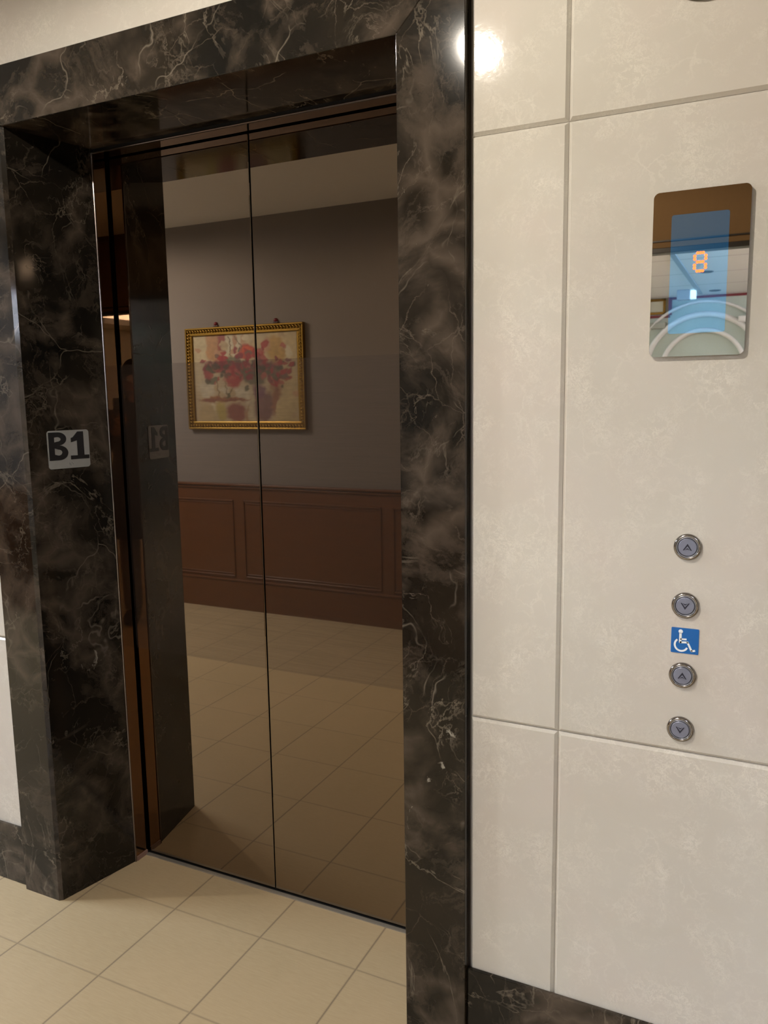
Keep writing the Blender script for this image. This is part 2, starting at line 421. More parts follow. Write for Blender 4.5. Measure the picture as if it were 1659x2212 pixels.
# ------------------------------------------------------------------ elevator door
door = tag(empty('door_1', (0, D, 0)), 'bronze mirrored two leaf elevator door reflecting the corridor', 'elevator door', kind='structure')
def dl(o): o.parent = door; o.matrix_parent_inverse = Matrix.Translation((0, -D, 0)); return o
FZ0, FZ1 = .676, 1.529
for sgn in (-1, 1):
    x0, x1 = (-.56, -.0014) if sgn < 0 else (.0014, .58)
    bm = bmesh.new(); box(bm, x0, x1, D, D+.03, .006, 2.16, .0022, 3)
    dp = dl(obj('door_panel', bm, BRONZE, smooth=False))
    xa, xb = (-.478, -.0045) if sgn < 0 else (.0045, .498)
    bm = bmesh.new(); box(bm, xa, xb, D-.0003, D, FZ0, FZ1)
    f = obj('protective_film', bm, BFILM, dp); f['label'] = 'faintly brushed film band across the mirror'
bm = bmesh.new(); box(bm, XJ-.003, XJ, T+.001, D-.010, .0145, ZT); a = obj('frame_jamb', bm, BFRAME); dl(a)
bm = bmesh.new(); box(bm, XJ, XJ+.0003, T+.004, D-.010, .0145, 1.524); f = obj('protective_film', bm, BFRFILM, a)
bm = bmesh.new(); box(bm, XJR, XJR+.003, T+.001, D-.010, .0145, ZT); dl(obj('frame_jamb', bm, BFRAME))
bm = bmesh.new(); box(bm, XJ-.003, XJR+.003, T+.001, D-.010, ZT, ZT+.003); dl(obj('frame_header', bm, BFRAME))
bm = bmesh.new()   # dark recess behind the frame
box(bm, XJ-.06, XJ-.003, T+.002, D-.012, 0, 2.2); box(bm, XJR+.003, XJR+.06, T+.002, D-.012, 0, 2.2); box(bm, XJ-.06, XJR+.06, T+.002, D-.012, ZT+.003, 2.2)
box(bm, -.70, .72, D+.04, D+.06, -.02, 2.3)
box(bm, XJ-.05, XJ-.02, D-.012, D+.04, 0, 2.2); box(bm, XJR+.06, XJR+.09, D-.012, D+.04, 0, 2.2)
dl(obj('frame_recess', bm, BLACK))
# steel bead at the edge of the stone
bm = bmesh.new()
def bead_v(x, y, z0, z1, r=.0032, n=10):
    prism(bm, [(x+r*math.cos(2*math.pi*i/n), y+r*math.sin(2*math.pi*i/n)) for i in range(n)], z0, z1)
bead_v(XJ-.0002, T-.002, 0, ZT); bead_v(XJR, T-.002, 0, ZT)
n = 10; r = .003
pts = [(T-.002+r*math.cos(2*math.pi*i/n), ZT+.001+r*math.sin(2*math.pi*i/n)) for i in range(n)]
a = [bm.verts.new((XJ, y, z)) for y, z in pts]; b_ = [bm.verts.new((XJR, y, z)) for y, z in pts]
bm.faces.new(a); bm.faces.new(b_[::-1])
for i in range(n): bm.faces.new((a[i], b_[i], b_[(i+1) % n], a[(i+1) % n]))
dl(obj('steel_bead', bm, STEEL))
bm = bmesh.new(); box(bm, XJ+.004, XJR-.002, D-.016, D-.003, 0, .0025); dl(obj('sill_strip', bm, SILL))
bm = bmesh.new(); box(bm, XJ-.001, XJ+.004, T+.002, D-.008, 0, .0142); dl(obj('sill_end_block', bm, SILLP))
bm = bmesh.new(); box(bm, -.5, .52, D-.003, D+.03, -.01, .0015); dl(obj('door_gap', bm, BLACK))  # solid black strip painted in for the shade under the doors

# ------------------------------------------------------------------ opposite wall, wainscot, opening
OX0 = 0.05
bm = bmesh.new()
box(bm, -8.05, OX0, W-.15, W, 0, HC); box(bm, 2.3, 3.3, W-.15, W, 0, 2.05)
wall_front = tag(obj('wall_front', bm, PAPER), 'taupe wallpapered wall opposite the elevator, seen mirrored', 'wall', kind='structure')
bm = bmesh.new(); box(bm, OX0, 3.3, W-.05, W, 2.05, HC)
tag(obj('trim_10', bm, simple('golden_brown_header', (.13, .073, .026), .9)), 'golden brown header over the wide opening to the lobby', 'header', kind='structure')
bm = bmesh.new(); box(bm, OX0, 2.3, W-.052, W+.012, 2.030, 2.052, .002); box(bm, OX0, 2.3, W, W+.006, 2.078, 2.084)
tag(obj('trim_2', bm, DWOOD), 'black trim along the lower edge of the opening header', 'trim', kind='structure')
def wain(bm, x0, x1):
    y = W+.0005
    box(bm, x0, x1, y, y+.012, 0, WAIN-.02)
    box(bm, x0, x1, y, y+.030, WAIN-.016, WAIN, .004, 2); box(bm, x0, x1, y, y+.022, WAIN-.034, WAIN-.020, .004, 2)
    box(bm, x0, x1, y, y+.020, 0, .198, .003); box(bm, x0, x1, y, y+.026, .198, .214, .005, 2)
st = [-7.6, -6.4, -5.3, -4.15, -3.05, -1.945, -.84, OX0+.02]
bm = bmesh.new(); wain(bm, -8.0, OX0)
for i, s in enumerate(st[:-1]):
    a_, b2_ = s+.04, st[i+1]-.04
    if b2_ > OX0-.02: b2_ = OX0-.05
    z0, z1 = .228, .757; t = .010; y = W+.0125
    for (q0, q1, q2, q3) in ((a_, b2_, z1-t, z1), (a_, b2_, z0, z0+t), (a_, a_+t, z0, z1), (b2_-t, b2_, z0, z1)):
        box(bm, q0, q1, y, y+.007, q2, q3, .002)
    for (q0, q1, q2, q3) in ((a_+.02, b2_-.02, z1-t-.016, z1-.020), (a_+.02, b2_-.02, z0+.020, z0+t+.016)):
        box(bm, q0, q1, y, y+.004, q2, q3, .0015)
tag(obj('trim_3', bm, WOOD), 'reddish brown panelled wood wainscot with moulded cap rail', 'wainscot', kind='structure')

bm = bmesh.new(); box(bm, -8.2, -8.0, W-.15, .06, 0, HC); tag(obj('wall_left', bm, PAPER), 'taupe end wall of the corridor', 'wall', kind='structure')
bm = bmesh.new(); box(bm, 3.26, 3.4, -9.0, .06, 0, HC); tag(obj('wall_right', bm, TILE), 'cream right hand wall of lobby', 'wall', kind='structure')
LOB = simple('cream_lobby_paint', (.46, .52, .47), .6)
bm = bmesh.new(); box(bm, -3.1, -2.96, -9.0, W-.15, 0, HC); tag(obj('wall_side', bm, LOB), 'cream side wall of lobby', 'wall', kind='structure')
bm = bmesh.new(); box(bm, -3.1, 3.4, -9.0, FAR, 0, HC)
tag(obj('wall_rear', bm, LOB), 'cream far lobby wall seen in the indicator mirror', 'wall', kind='structure')

# arch mouldings on the far wall
def arch(name, R, wd_, dp, m, parent=None):
    bm = bmesh.new(); cx_, cz_ = .49, 1.70; n = 40
    prof = [(R, 0), (R, dp), (R+wd_*.5, dp*1.4), (R+wd_, dp), (R+wd_, 0)]
    rings = []
    for i in range(n+1):
        a = math.pi*i/n
        rings.append([bm.verts.new((cx_+r*math.cos(a), FAR+d, cz_+r*math.sin(a))) for r, d in prof])
    for s in (0, n):
        x = 1 if s == 0 else -1
        base = [bm.verts.new((cx_+x*r, FAR+d, 0)) for r, d in prof]
        if s == 0: rings.insert(0, base)
        else: rings.append(base)
    for a_, b2_ in zip(rings, rings[1:]):
        for k in range(4): bm.faces.new((a_[k], b2_[k], b2_[k+1], a_[k+1]))
    return obj(name, bm, m, parent, smooth=True)
aw = tag(empty('trim_4', (.49, FAR, 0)), 'pale concentric arch moulding on the far lobby wall', 'arch moulding', kind='structure')
for R_, w_ in ((.62, .06), (.44, .05), (.78, .03)):
    o = arch('arch_band', R_, w_, .05, WHITE); o.parent = aw; o.matrix_parent_inverse = Matrix.Translation((-.49, -FAR, 0))
for sx, lb in ((3.06, 'white shelf added under the right lobby ceiling fill light'), (-2.80, 'white shelf added under the left lobby ceiling fill light')):
    bm = bmesh.new(); box(bm, sx-.16, sx+.16+(.04 if sx > 0 else 0), -8.5, -3.1, 2.08, 2.13, .004); tag(obj('trim_8' if sx > 0 else 'trim_9', bm, WHITE), lb, 'trim', kind='structure')  # invented shelves, added to give the upward fill lights a carrier
# red cornice line stepping down beside the picture
bm = bmesh.new()
box(bm, .10, 3.2, FAR, FAR+.03, 2.535, HC-.002); box(bm, .08, .12, FAR, FAR+.03, 2.36, HC-.002); box(bm, -2.9, .10, FAR, FAR+.03, 2.33, 2.36)
tag(obj('trim_5', bm, RED), 'dark red border line below the lobby ceiling', 'trim', kind='structure')
bm = bmesh.new(); box(bm, .86, 3.2, FAR, FAR+.10, 2.235, 2.30, .008, 2)
tag(obj('trim_6', bm, WHITE), 'white ledge moulding right of the lobby arch', 'trim', kind='structure')
bm = bmesh.new(); box(bm, -2.9, .06, FAR, FAR+.06, 2.20, 2.275, .008, 2)
tag(obj('trim_7', bm, simple('grey_green_moulding', (.30, .31, .27), .5)), 'grey ledge moulding left of the lobby arch', 'trim', kind='structure')
# ceiling track
bm = bmesh.new(); box(bm, .43, .475, -8.6, -4.2, HC-.012, HC-.0005)
tag(obj('ceiling_track', bm, simple('grey_track', (.30, .32, .33), .5)), 'long grey track fixed to the lobby ceiling', 'ceiling track')

# picture high on the far lobby wall
pf = tag(empty('lobby_picture', (-.14, FAR, 2.37)), 'small gold framed pale picture on the lobby far wall, indicator mirror corner', 'picture')
bm = bmesh.new()
for q in ((-.36, .19, 0, .03), (-.36, .19, .155, .185), (-.36, -.33, 0, .185), (.16, .19, 0, .185)): box(bm, q[0], q[1], .0005, .03, q[2], q[3], .004)
obj('picture_frame', bm, GOLD, pf)
bm = bmesh.new(); box(bm, -.33, .16, .002, .012, .03, .155); obj('canvas', bm, simple('pale_canvas', (.45, .42, .33), .7), pf)

# ------------------------------------------------------------------ ceiling fixtures
def downlight(x, y, on, label, group=None):
    o = tag(empty('ceiling_downlight', (x, y, HC)), label, 'ceiling light', group)
    bm = bmesh.new(); n = 32
    ring = []
    for r, z in ((.062, -.0005), (.062, -.006), (.048, -.008), (.044, -.003), (.044, -.0005)):
        ring.append([bm.verts.new((r*math.cos(2*math.pi*i/n), r*math.sin(2*math.pi*i/n), z)) for i in range(n)])
    for a_, b2_ in zip(ring, ring[1:]):
        for i in range(n): bm.faces.new((a_[i], b2_[i], b2_[(i+1) % n], a_[(i+1) % n]))
    obj('trim_ring', bm, WHITE if on else OFFG, o)
    bm = bmesh.new(); prism(bm, [(.0435*math.cos(2*math.pi*i/n), .0435*math.sin(2*math.pi*i/n)) for i in range(n)], -.003, -.0008)
    obj('lamp_glass', bm, LAMPG if on else OFFG, o)
    if on:
        l = bpy.data.lights.new('downlight_lamp', 'SPOT'); l.energy = on; l.color = (1, .91, .78); l.spot_size = math.radians(176); l.spot_blend = .25
        l.shadow_soft_size = .03
        lo = bpy.data.objects.new('downlight_lamp', l); C.objects.link(lo); lo.parent = o; lo.location = (0, 0, -.012)
    return o
downlight(.323, -1.163, L_DOWN, 'lit warm downlight in the corridor ceiling in front of the elevator')
downlight(-2.75, -1.163, L_FAR, 'lit warm downlight in the corridor ceiling, left of the elevator')
downlight(.635, -6.865, 0, 'unlit dark downlight in the lobby ceiling, nearer one')
downlight(.62, -8.40, 0, 'unlit dark downlight in the lobby ceiling beside the far wall')
ex = tag(empty('emergency_light', (.33, -8.2, HC)), 'white boxy light unit hung below the lobby ceiling', 'emergency light')
bm = bmesh.new(); box(bm, -.09, .05, -.05, .05, -.11, -.0005, .008, 2); obj('housing', bm, simple('light_unit_grey', (.35, .37, .40), .4), ex)
bm = bmesh.new(); box(bm, .051, .11, -.04, .04, -.10, -.01, .006, 2); obj('lens', bm, simple('light_unit_lens', (.9, .9, .9), .3, 0, (.8, .95, 1), .35), ex)

# ================================================================== THINGS ON THE WALLS
# --- B1 level sign on the splayed left jamb
ja = Vector((XL+.0015, -P+c)); jb = Vector((XJ-.001, T)); jd = (jb-ja).normalized(); jn = Vector((jd.y, -jd.x))
def s_at(px): return px
s0 = .0525; SW, SH = .124, .1045
sb = ja + jd*s0 + jn*.0004
sign = tag(empty('level_sign', (sb.x, sb.y, 1.2435)), 'silver grey floor level plate reading B1 on the left marble jamb', 'sign')
sign.rotation_euler = (0, 0, math.atan2(jd.y, jd.x))
# local axes: x along jamb, -y out of the wall, z up
bm = bmesh.new(); flat(bm, rrect(0, SW, 0, SH, .008), 0, -.0018)
plate = obj('plate', bm, SIGNG, sign)
def curve_text(name, polys, depth, m, parent, loc):
    cu = bpy.data.curves.new(name, 'CURVE'); cu.dimensions = '2D'; cu.fill_mode = 'BOTH'; cu.extrude = depth
    for pl in polys:
        sp = cu.splines.new('POLY'); sp.points.add(len(pl)-1); sp.use_cyclic_u = True
        for p, (x, y) in zip(sp.points, pl): p.co = (x, y, 0, 1)
    t = bpy.data.objects.new('tmp', cu); C.objects.link(t)
    dg = bpy.context.evaluated_depsgraph_get(); me = bpy.data.meshes.new_from_object(t.evaluated_get(dg))
    bpy.data.objects.remove(t); bpy.data.curves.remove(cu)
    me.transform(Matrix.Rotation(math.pi/2, 4, 'X')); me.materials.clear(); me.materials.append(m); me.name = name
    o = bpy.data.objects.new(name, me); C.objects.link(o); o.parent = parent; o.location = loc
    return o
def arc(cx, cy, rx, ry, a0, a1, n=12): return [(cx+rx*math.cos(math.radians(a0+(a1-a0)*i/n)), cy+ry*math.sin(math.radians(a0+(a1-a0)*i/n))) for i in range(n+1)]
u, v = SW, SH
zb, zt_ = .225*v, .955*v; zm = (zb+zt_)*.5+.002; th = .0165
bx0, bx1 = .025*u, .475*u
Bo = [(bx0, zb)] + arc(bx1-.026, (zb+zm)/2, .026, (zm-zb)/2, -90, 82) + arc(bx1-.028, (zm+zt_)/2, .0245, (zt_-zm)/2, -82, 90) + [(bx0, zt_)]
hl = [(bx0+th, zb+th*.95)] + arc(bx1-.029, (zb+zm)/2+.001, .0115, (zm-zb)/2-th*.72, -90, 90) + [(bx0+th, zm-th*.42)]
hu = [(bx0+th, zm+th*.55)] + arc(bx1-.031, (zt_+zm)/2-.001, .011, (zt_-zm)/2-th*.72, -90, 90) + [(bx0+th, zt_-th*.85)]
One = [(.53*u, zb), (.985*u, zb), (.985*u, zb+.0105), (.865*u, zb+.0105), (.865*u, zt_), (.72*u, zt_), (.60*u, zt_-.0155), (.555*u, zt_-.017), (.555*u, zt_-.029), (.70*u, zt_-.0245), (.70*u, zb+.0105), (.53*u, zb+.0105)]
curve_text('lettering', [Bo, hl, hu, One], .0005, SIGNK, sign, (0, -.0019, 0))
bm = bmesh.new()
for dx, dz in ((0, 0), (.003, 0), (0, .003), (.007, .003), (.010, 0), (.0035, -.003)):
    m_ = Matrix.Translation((.495*u+dx, -.0018, .105*v+dz)); bmesh.ops.create_uvsphere(bm, u_segments=8, v_segments=6, radius=.0008, matrix=m_)
obj('braille_dots', bm, INK, sign)

# --- floor indicator
IX0, IX1, IZ0, IZ1 = 1.037, 1.1915, 1.489, 1.767
ind = tag(empty('floor_indicator', (IX0, 0, IZ0)), 'mirrored floor indicator plate with orange digit 8 on the cream wall', 'indicator')
w_, h_ = IX1-IX0, IZ1-IZ0
bm = bmesh.new(); flat(bm, rrect(.004, w_-.004, .004, h_-.004, .008), -.0003, -.0035); obj('shadow_gap_box', bm, BLACK, ind)  # black inset standing in for the shadow gap behind the plate
bm = bmesh.new(); flat(bm, rrect(0, w_, 0, h_, .010, 10), -.0035, -.0085)
ff = [f for f in bm.faces if len(f.verts) > 10 and f.calc_center_median().y < -.008]
bmesh.ops.bevel(bm, geom=list(ff[0].edges), offset=.0012, segments=2, affect='EDGES')
plate = obj('mirror_plate', bm, PLATE, ind)
wx0, wx1, wz0, wz1 = 1.0675-IX0, 1.1595-IX0, 1.528-IZ0, 1.7275-IZ0
bm = bmesh.new(); flat(bm, rrect(wx0, wx1, wz0, wz1, .004), -.0086, -.0090); win = obj('display_window', bm, WINDOW, ind)
bm = bmesh.new()
pat = ['01110', '10001', '10001', '01110', '10001', '10001', '01110']
cx8, cz8 = 1.116-IX0, 1.6465-IZ0; ph = .0044; pv = .0050
for j, row in enumerate(pat):
    for i, ch in enumerate(row):
        if ch == '1':
            px, pz = cx8+(i-2)*ph, cz8+(3-j)*pv
            flat(bm, [(px+.0026*math.cos(2*math.pi*k/12), pz+.0026*math.sin(2*math.pi*k/12)) for k in range(12)], -.0091, -.0096)
obj('digit_lights', bm, LED, ind)

# --- call buttons
def make_button(z, up, label, loc_x=1.1143):
    o = tag(empty('call_button', (loc_x, 0, z)), label, 'elevator button', 'round call buttons on the cream wall')
    bm = bmesh.new(); lathe(bm, [(.0240, -.0002), (.0240, -.0035), (.0225, -.0060), (.0200, -.0066), (.0192, -.0060), (.0192, -.0002)], 48)
    obj('bezel', bm, CHROME, o, True)
    bm = bmesh.new(); lathe(bm, [(.0191, -.0002), (.0191, -.0058), (.0178, -.0064), (.0172, -.0058), (.0172, -.0002)], 48)
    obj('inner_ring', bm, CHROMED, o, True)
    bm = bmesh.new(); lathe(bm, [(.0172, -.0002), (.0172, -.0048), (.0161, -.0048), (.0161, -.0002)], 40); obj('groove', bm, BLACK, o)
    bm = bmesh.new(); lathe(bm, [(.0160, -.0002), (.0160, -.0056), (.0150, -.0064), (0, -.0066)], 40); obj('cap', bm, CAP, o)
    bm = bmesh.new(); s = 1 if up else -1
    P1 = [(-.0078, -.0055), (0, .0068), (.0078, -.0055), (.0056, -.0055), (0, .0022), (-.0056, -.0055)]
    P2 = [(-.0046, -.0052), (0, -.0012), (.0046, -.0052), (0, -.0034)]
    for Pq in (P1, P2):
        pts = [(x, z*s) for x, z in Pq]
        a = [bm.verts.new((x, -.0067, z)) for x, z in pts]; b_ = [bm.verts.new((x, -.0070, z)) for x, z in pts]
        n = len(pts)
        for L_ in (a, b_): f = bm.faces.new(L_)
        for i in range(n): bm.faces.new((a[i], b_[i], b_[(i+1) % n], a[(i+1) % n]))
    bmesh.ops.triangulate(bm, faces=[f for f in bm.faces if len(f.verts) > 4])
    obj('arrow_up' if up else 'arrow_down', bm, INK, o)
    return o
make_button(1.1500, True, 'round steel up arrow call button, topmost of the column under the indicator')
make_button(1.0415, False, 'round steel down arrow call button just above the blue wheelchair sign')
make_button(.9090, True, 'round steel up arrow call button just below the blue wheelchair sign')
make_button(.8045, False, 'round steel down arrow call button, lowest, near the tile joint')

# --- wheelchair sign
sg = tag(empty('accessibility_sign', (1.0920, 0, .9508)), 'blue square sign with white wheelchair symbol between the call buttons', 'sign')
q = .0478
bm = bmesh.new(); flat(bm, rrect(0, q, 0, q, .0018, 4), -.0002, -.0012); obj('sign_plate', bm, BLUE, sg)
bm = bmesh.new(); dd = -.0013, -.0016
def stroke(pts, t):
    for (x0, z0), (x1, z1) in zip(pts, pts[1:]):
        L = math.hypot(x1-x0, z1-z0); nx, nz = -(z1-z0)/L*t/2, (x1-x0)/L*t/2
        flat(bm, [((x0+nx)*q, (z0+nz)*q), ((x1+nx)*q, (z1+nz)*q), ((x1-nx)*q, (z1-nz)*q), ((x0-nx)*q, (z0-nz)*q)], *dd)
    for (x, z) in pts[1:-1]: flat(bm, [((x+t/2*math.cos(k*math.pi/6))*q, (z+t/2*math.sin(k*math.pi/6))*q) for k in range(12)], *dd)
flat(bm, [((.34+.08*math.cos(k*math.pi/10))*q, (.86+.08*math.sin(k*math.pi/10))*q) for k in range(20)], *dd)
stroke([(.335, .80), (.335, .40)], .09)
stroke([(.335, .555), (.56, .565)], .065)
stroke([(.32, .43), (.60, .45), (.755, .125), (.885, .155)], .075)
oa = arc(.375, .335, .27, .28, 128, 335, 30); ia = arc(.375, .335, .20, .21, 128, 335, 30)
for k_ in range(30): flat(bm, [(p_[0]*q, p_[1]*q) for p_ in (oa[k_], oa[k_+1], ia[k_+1], ia[k_])], *dd)
bmesh.ops.remove_doubles(bm, verts=bm.verts[:], dist=1e-6)
obj('wheelchair_symbol', bm, SIGNW, sg)

# --- round disc high on the wall (only its lower rim is in view)
rd = tag(empty('round_wall_disc', (1.112, 0, 2.150)), 'round brown disc high on the cream wall, only its lower rim in view', 'wall fitting')
bm = bmesh.new(); lathe(bm, [(.085, -.0002), (.085, -.008), (.078, -.012), (0, -.012)], 64); obj('disc_body', bm, simple('olive_brown_metal', (.14, .11, .05), .35, .6), rd)
bm = bmesh.new(); lathe(bm, [(.076, -.0121), (.074, -.0128), (0, -.0128)], 64); obj('disc_face', bm, simple('dark_disc_face', (.05, .045, .04), .3), rd)

# --- flower painting on the opposite wall
PX0, PX1, PZ0, PZ1 = -2.320, -1.395, 1.228, 1.898
pa = tag(empty('flower_painting', (PX0, W, PZ0)), 'gold framed painting of red roses seen mirrored in the elevator door', 'painting')
pa.rotation_euler = (0, 0, 0)
pw, phh = PX1-PX0, PZ1-PZ0; fwd = .052
bm = bmesh.new()
def fr(i0, i1, d0, d1, bev):
    for qd in ((i0, pw-i0, i0, i1), (i0, pw-i0, phh-i1, phh-i0), (i0, i1, i1, phh-i1), (pw-i1, pw-i0, i1, phh-i1)):
        box(bm, qd[0], qd[1], d0, d1, qd[2], qd[3], bev, 2)
fr(0, .012, .001, .030, .003); fr(.034, fwd, .001, .022, .004); fr(.012, .034, .001, .020, .0)
frame = obj('picture_frame', bm, GOLD, pa)
bm = bmesh.new()
def beads(p0, p1, n, ang):
    for i in range(n):
        t = (i+.5)/n; x = p0[0]+(p1[0]-p0[0])*t; z = p0[1]+(p1[1]-p0[1])*t
        m_ = Matrix.Translation((x, .022, z)) @ Matrix.Rotation(ang, 4, 'Y') @ Matrix.Diagonal((.014, .009, .0075, 1))
        bmesh.ops.create_uvsphere(bm, u_segments=10, v_segments=6, radius=1, matrix=m_)
k = .023
beads((.012, k), (pw-.012, k), 40, .9); beads((.012, phh-k), (pw-.012, phh-k), 40, .9)
beads((k, .034), (k, phh-.034), 28, .7); beads((pw-k, .034), (pw-k, phh-.034), 28, .7)
bd = obj('beaded_moulding', bm, GOLD, frame, True)
# canvas: dabs of paint computed per vertex
bm = bmesh.new(); NX, NZ = 190, 130
cw, chh = pw-2*fwd, phh-2*fwd
gridv = [[bm.verts.new((fwd+cw*i/NX, .010, fwd+chh*j/NZ)) for i in range(NX+1)] for j in range(NZ+1)]
for j in range(NZ):
    for i in range(NX): bm.faces.new((gridv[j][i], gridv[j][i+1], gridv[j+1][i+1], gridv[j+1][i]))
box(bm, fwd-.004, pw-fwd+.004, .001, .009, fwd-.004, phh-fwd+.004)
cv = obj('canvas', bm, BLACK, pa)
blobs = [  # u, v(top=0), ru, rv, colour
 (.06, .16, .12, .20, (.74, .66, .46)), (.20, .12, .07, .30, (.62, .34, .16)), (.28, .12, .045, .26, (.42, .06, .06)), (.36, .12, .06, .2, (.80, .76, .62)),
 (.45, .15, .07, .18, (.82, .80, .68)), (.53, .08, .05, .14, (.66, .40, .26)), (.62, .12, .12, .14, (.70, .62, .44)), (.85, .2, .2, .3, (.72, .60, .36)), (.80, .20, .10, .18, (.66, .42, .12)),
 (.12, .45, .14, .2, (.76, .68, .50)), (.14, .62, .12, .12, (.78, .74, .62)), (.40, .66, .18, .08, (.74, .70, .58)), (.90, .75, .14, .40, (.70, .58, .32)), (.78, .62, .06, .2, (.52, .30, .18)),
 (.28, .745, .28, .030, (.30, .09, .07)), (.12, .90, .10, .12, (.62, .50, .30)), (.26, .88, .06, .13, (.58, .48, .16)), (.41, .90, .11, .12, (.34, .10, .10)), (.53, .9, .03, .12, (.5, .3, .18)),
 (.57, .86, .05, .16, (.66, .60, .44)), (.68, .84, .10, .2, (.28, .14, .16)), (.64, .66, .07, .10, (.26, .12, .20)), (.78, .74, .03, .2, (.40, .18, .12)),
 (.38, .33, .10, .09, (.22, .22, .14)), (.50, .42, .26, .10, (.24, .11, .10)), (.60, .50, .14, .10, (.17, .15, .11)), (.45, .46, .10, .08, (.20, .20, .14)), (.20, .52, .06, .05, (.18, .20, .14)),
 (.14, .42, .055, .11, (.42, .05, .08)), (.24, .36, .08, .08, (.40, .04, .06)), (.30, .28, .05, .05, (.46, .03, .05)), (.40, .50, .10, .11, (.52, .05, .07)), (.42, .44, .05, .045, (.62, .16, .16)),
 (.55, .21, .11, .085, (.60, .04, .03)), (.55, .19, .06, .04, (.75, .12, .04)), (.64, .22, .06, .07, (.48, .02, .03)), (.705, .12, .035, .05, (.46, .03, .04)), (.69, .165, .02, .03, (.4, .03, .04)),
 (.74, .42, .07, .08, (.50, .09, .11)), (.70, .36, .10, .05, (.30, .09, .10)), (.84, .45, .06, .05, (.20, .14, .10)), (.91, .52, .05, .03, (.46, .05, .05)), (.87, .49, .05, .035, (.30, .06, .06)),
 (.33, .70, .022, .035, (.12, .13, .06)), (.525, .63, .025, .03, (.14, .14, .10)),
]
rg = random.Random(11)
for k_ in range(170):
    t_ = rg.random(); bu = .10+.82*t_+rg.gauss(0, .02); bv = .40+rg.gauss(0, .075)+(.06 if t_ > .75 else 0)
    if .42 < bu < .66: bv -= abs(rg.gauss(0, .07))
    cc = rg.choice([(.46, .04, .06), (.52, .05, .06), (.34, .04, .07), (.17, .17, .11), (.24, .15, .12), (.30, .08, .10), (.13, .11, .08), (.58, .16, .14)])
    blobs.append((bu, bv, rg.uniform(.012, .040), rg.uniform(.015, .045), cc))
for k_ in range(60):
    cc = rg.choice([(.80, .74, .58), (.70, .58, .38), (.62, .48, .30), (.66, .40, .26)])
    bu, bv = rg.random(), rg.random()
    if .25 < bv < .62: continue
    blobs.insert(14, (bu, bv, rg.uniform(.02, .05), rg.uniform(.03, .10), cc))
lines = [((.35, 0), (.385, .24), .007, (.22, .14, .08)), ((.42, .02), (.50, .18), .007, (.3, .22, .12)), ((.25, .52), (.25, .72), .005, (.25, .18, .10)), ((.31, .53), (.31, .72), .005, (.25, .18, .1)), ((.38, .60), (.33, .68), .006, (.2, .15, .08)), ((.06, .72), (.56, .74), .006, (.5, .25, .12))]
me = cv.data; att = me.color_attributes.new('paint', 'FLOAT_COLOR', 'POINT')
for i, vtx in enumerate(me.vertices):
    uu_ = (vtx.co.x-fwd)/cw; vv_ = 1-(vtx.co.z-fwd)/chh
    nn = noise.noise(Vector((uu_*7, vv_*7, 1.3))); n2 = noise.noise(Vector((uu_*7, vv_*7, 9.1)))
    n3 = noise.noise(Vector((uu_*28, vv_*28, 4.1))); n4 = noise.noise(Vector((uu_*28, vv_*28, 14.1)))
    a_, b2_ = uu_+nn*.03+n3*.016, vv_+n2*.04+n4*.02
    col = Vector((.68, .57, .40))*(1+.10*nn)
    for (bu, bv, ru, rv, cc) in blobs:
        d_ = math.hypot((a_-bu)/ru, (b2_-bv)/rv); k_ = max(0, min(1, (1.05-d_)/.34))
        if k_ > 0: col = col.lerp(Vector(cc)*(1+.16*n3+.15*nn), k_*.9)
    for (p0, p1, t_, cc) in lines:
        dx, dz = p1[0]-p0[0], p1[1]-p0[1]; tt = max(0, min(1, ((a_-p0[0])*dx+(b2_-p0[1])*dz)/(dx*dx+dz*dz)))
        d_ = math.hypot(a_-p0[0]-dx*tt, b2_-p0[1]-dz*tt)
        if d_ < t_: col = col.lerp(Vector(cc), .8)
    att.data[i].color = (max(0, col.x)*.50, max(0, col.y)*.46, max(0, col.z)*.40, 1)
# paint strength
m_, nt, b = mat('oil_paint_dabs'); an = nt.nodes.new('ShaderNodeAttribute'); an.attribute_name = 'paint'
nt.links.new(an.outputs['Color'], b.inputs['Base Color']); b.inputs['Roughness'].default_value = .5
bump(nt, b, noi(nt, coords(nt), 90, 4), .4, .001)
me.materials.clear(); me.materials.append(m_)
def hook(x, label):
    o = tag(empty('picture_hook', (x, W, PZ1+.004)), label, 'hook', 'picture hooks above the gold frame')
    bm = bmesh.new(); lathe(bm, [(.013, .0003), (.013, .006), (.009, .016), (0, .018)], 20); k_ = obj('knob', bm, RED, o, True); k_.location = (0, 0, .018)
    bm = bmesh.new(); box(bm, -.018, .018, .0003, .012, .0005, .010, .002); obj('hook_base', bm, simple('dark_hook_metal', (.06, .02, .02), .4), o)
hook(-2.075, 'small dark knob hook above the painting, left one in the reflection')
hook(-1.605, 'small dark knob hook above the painting, right one in the reflection')

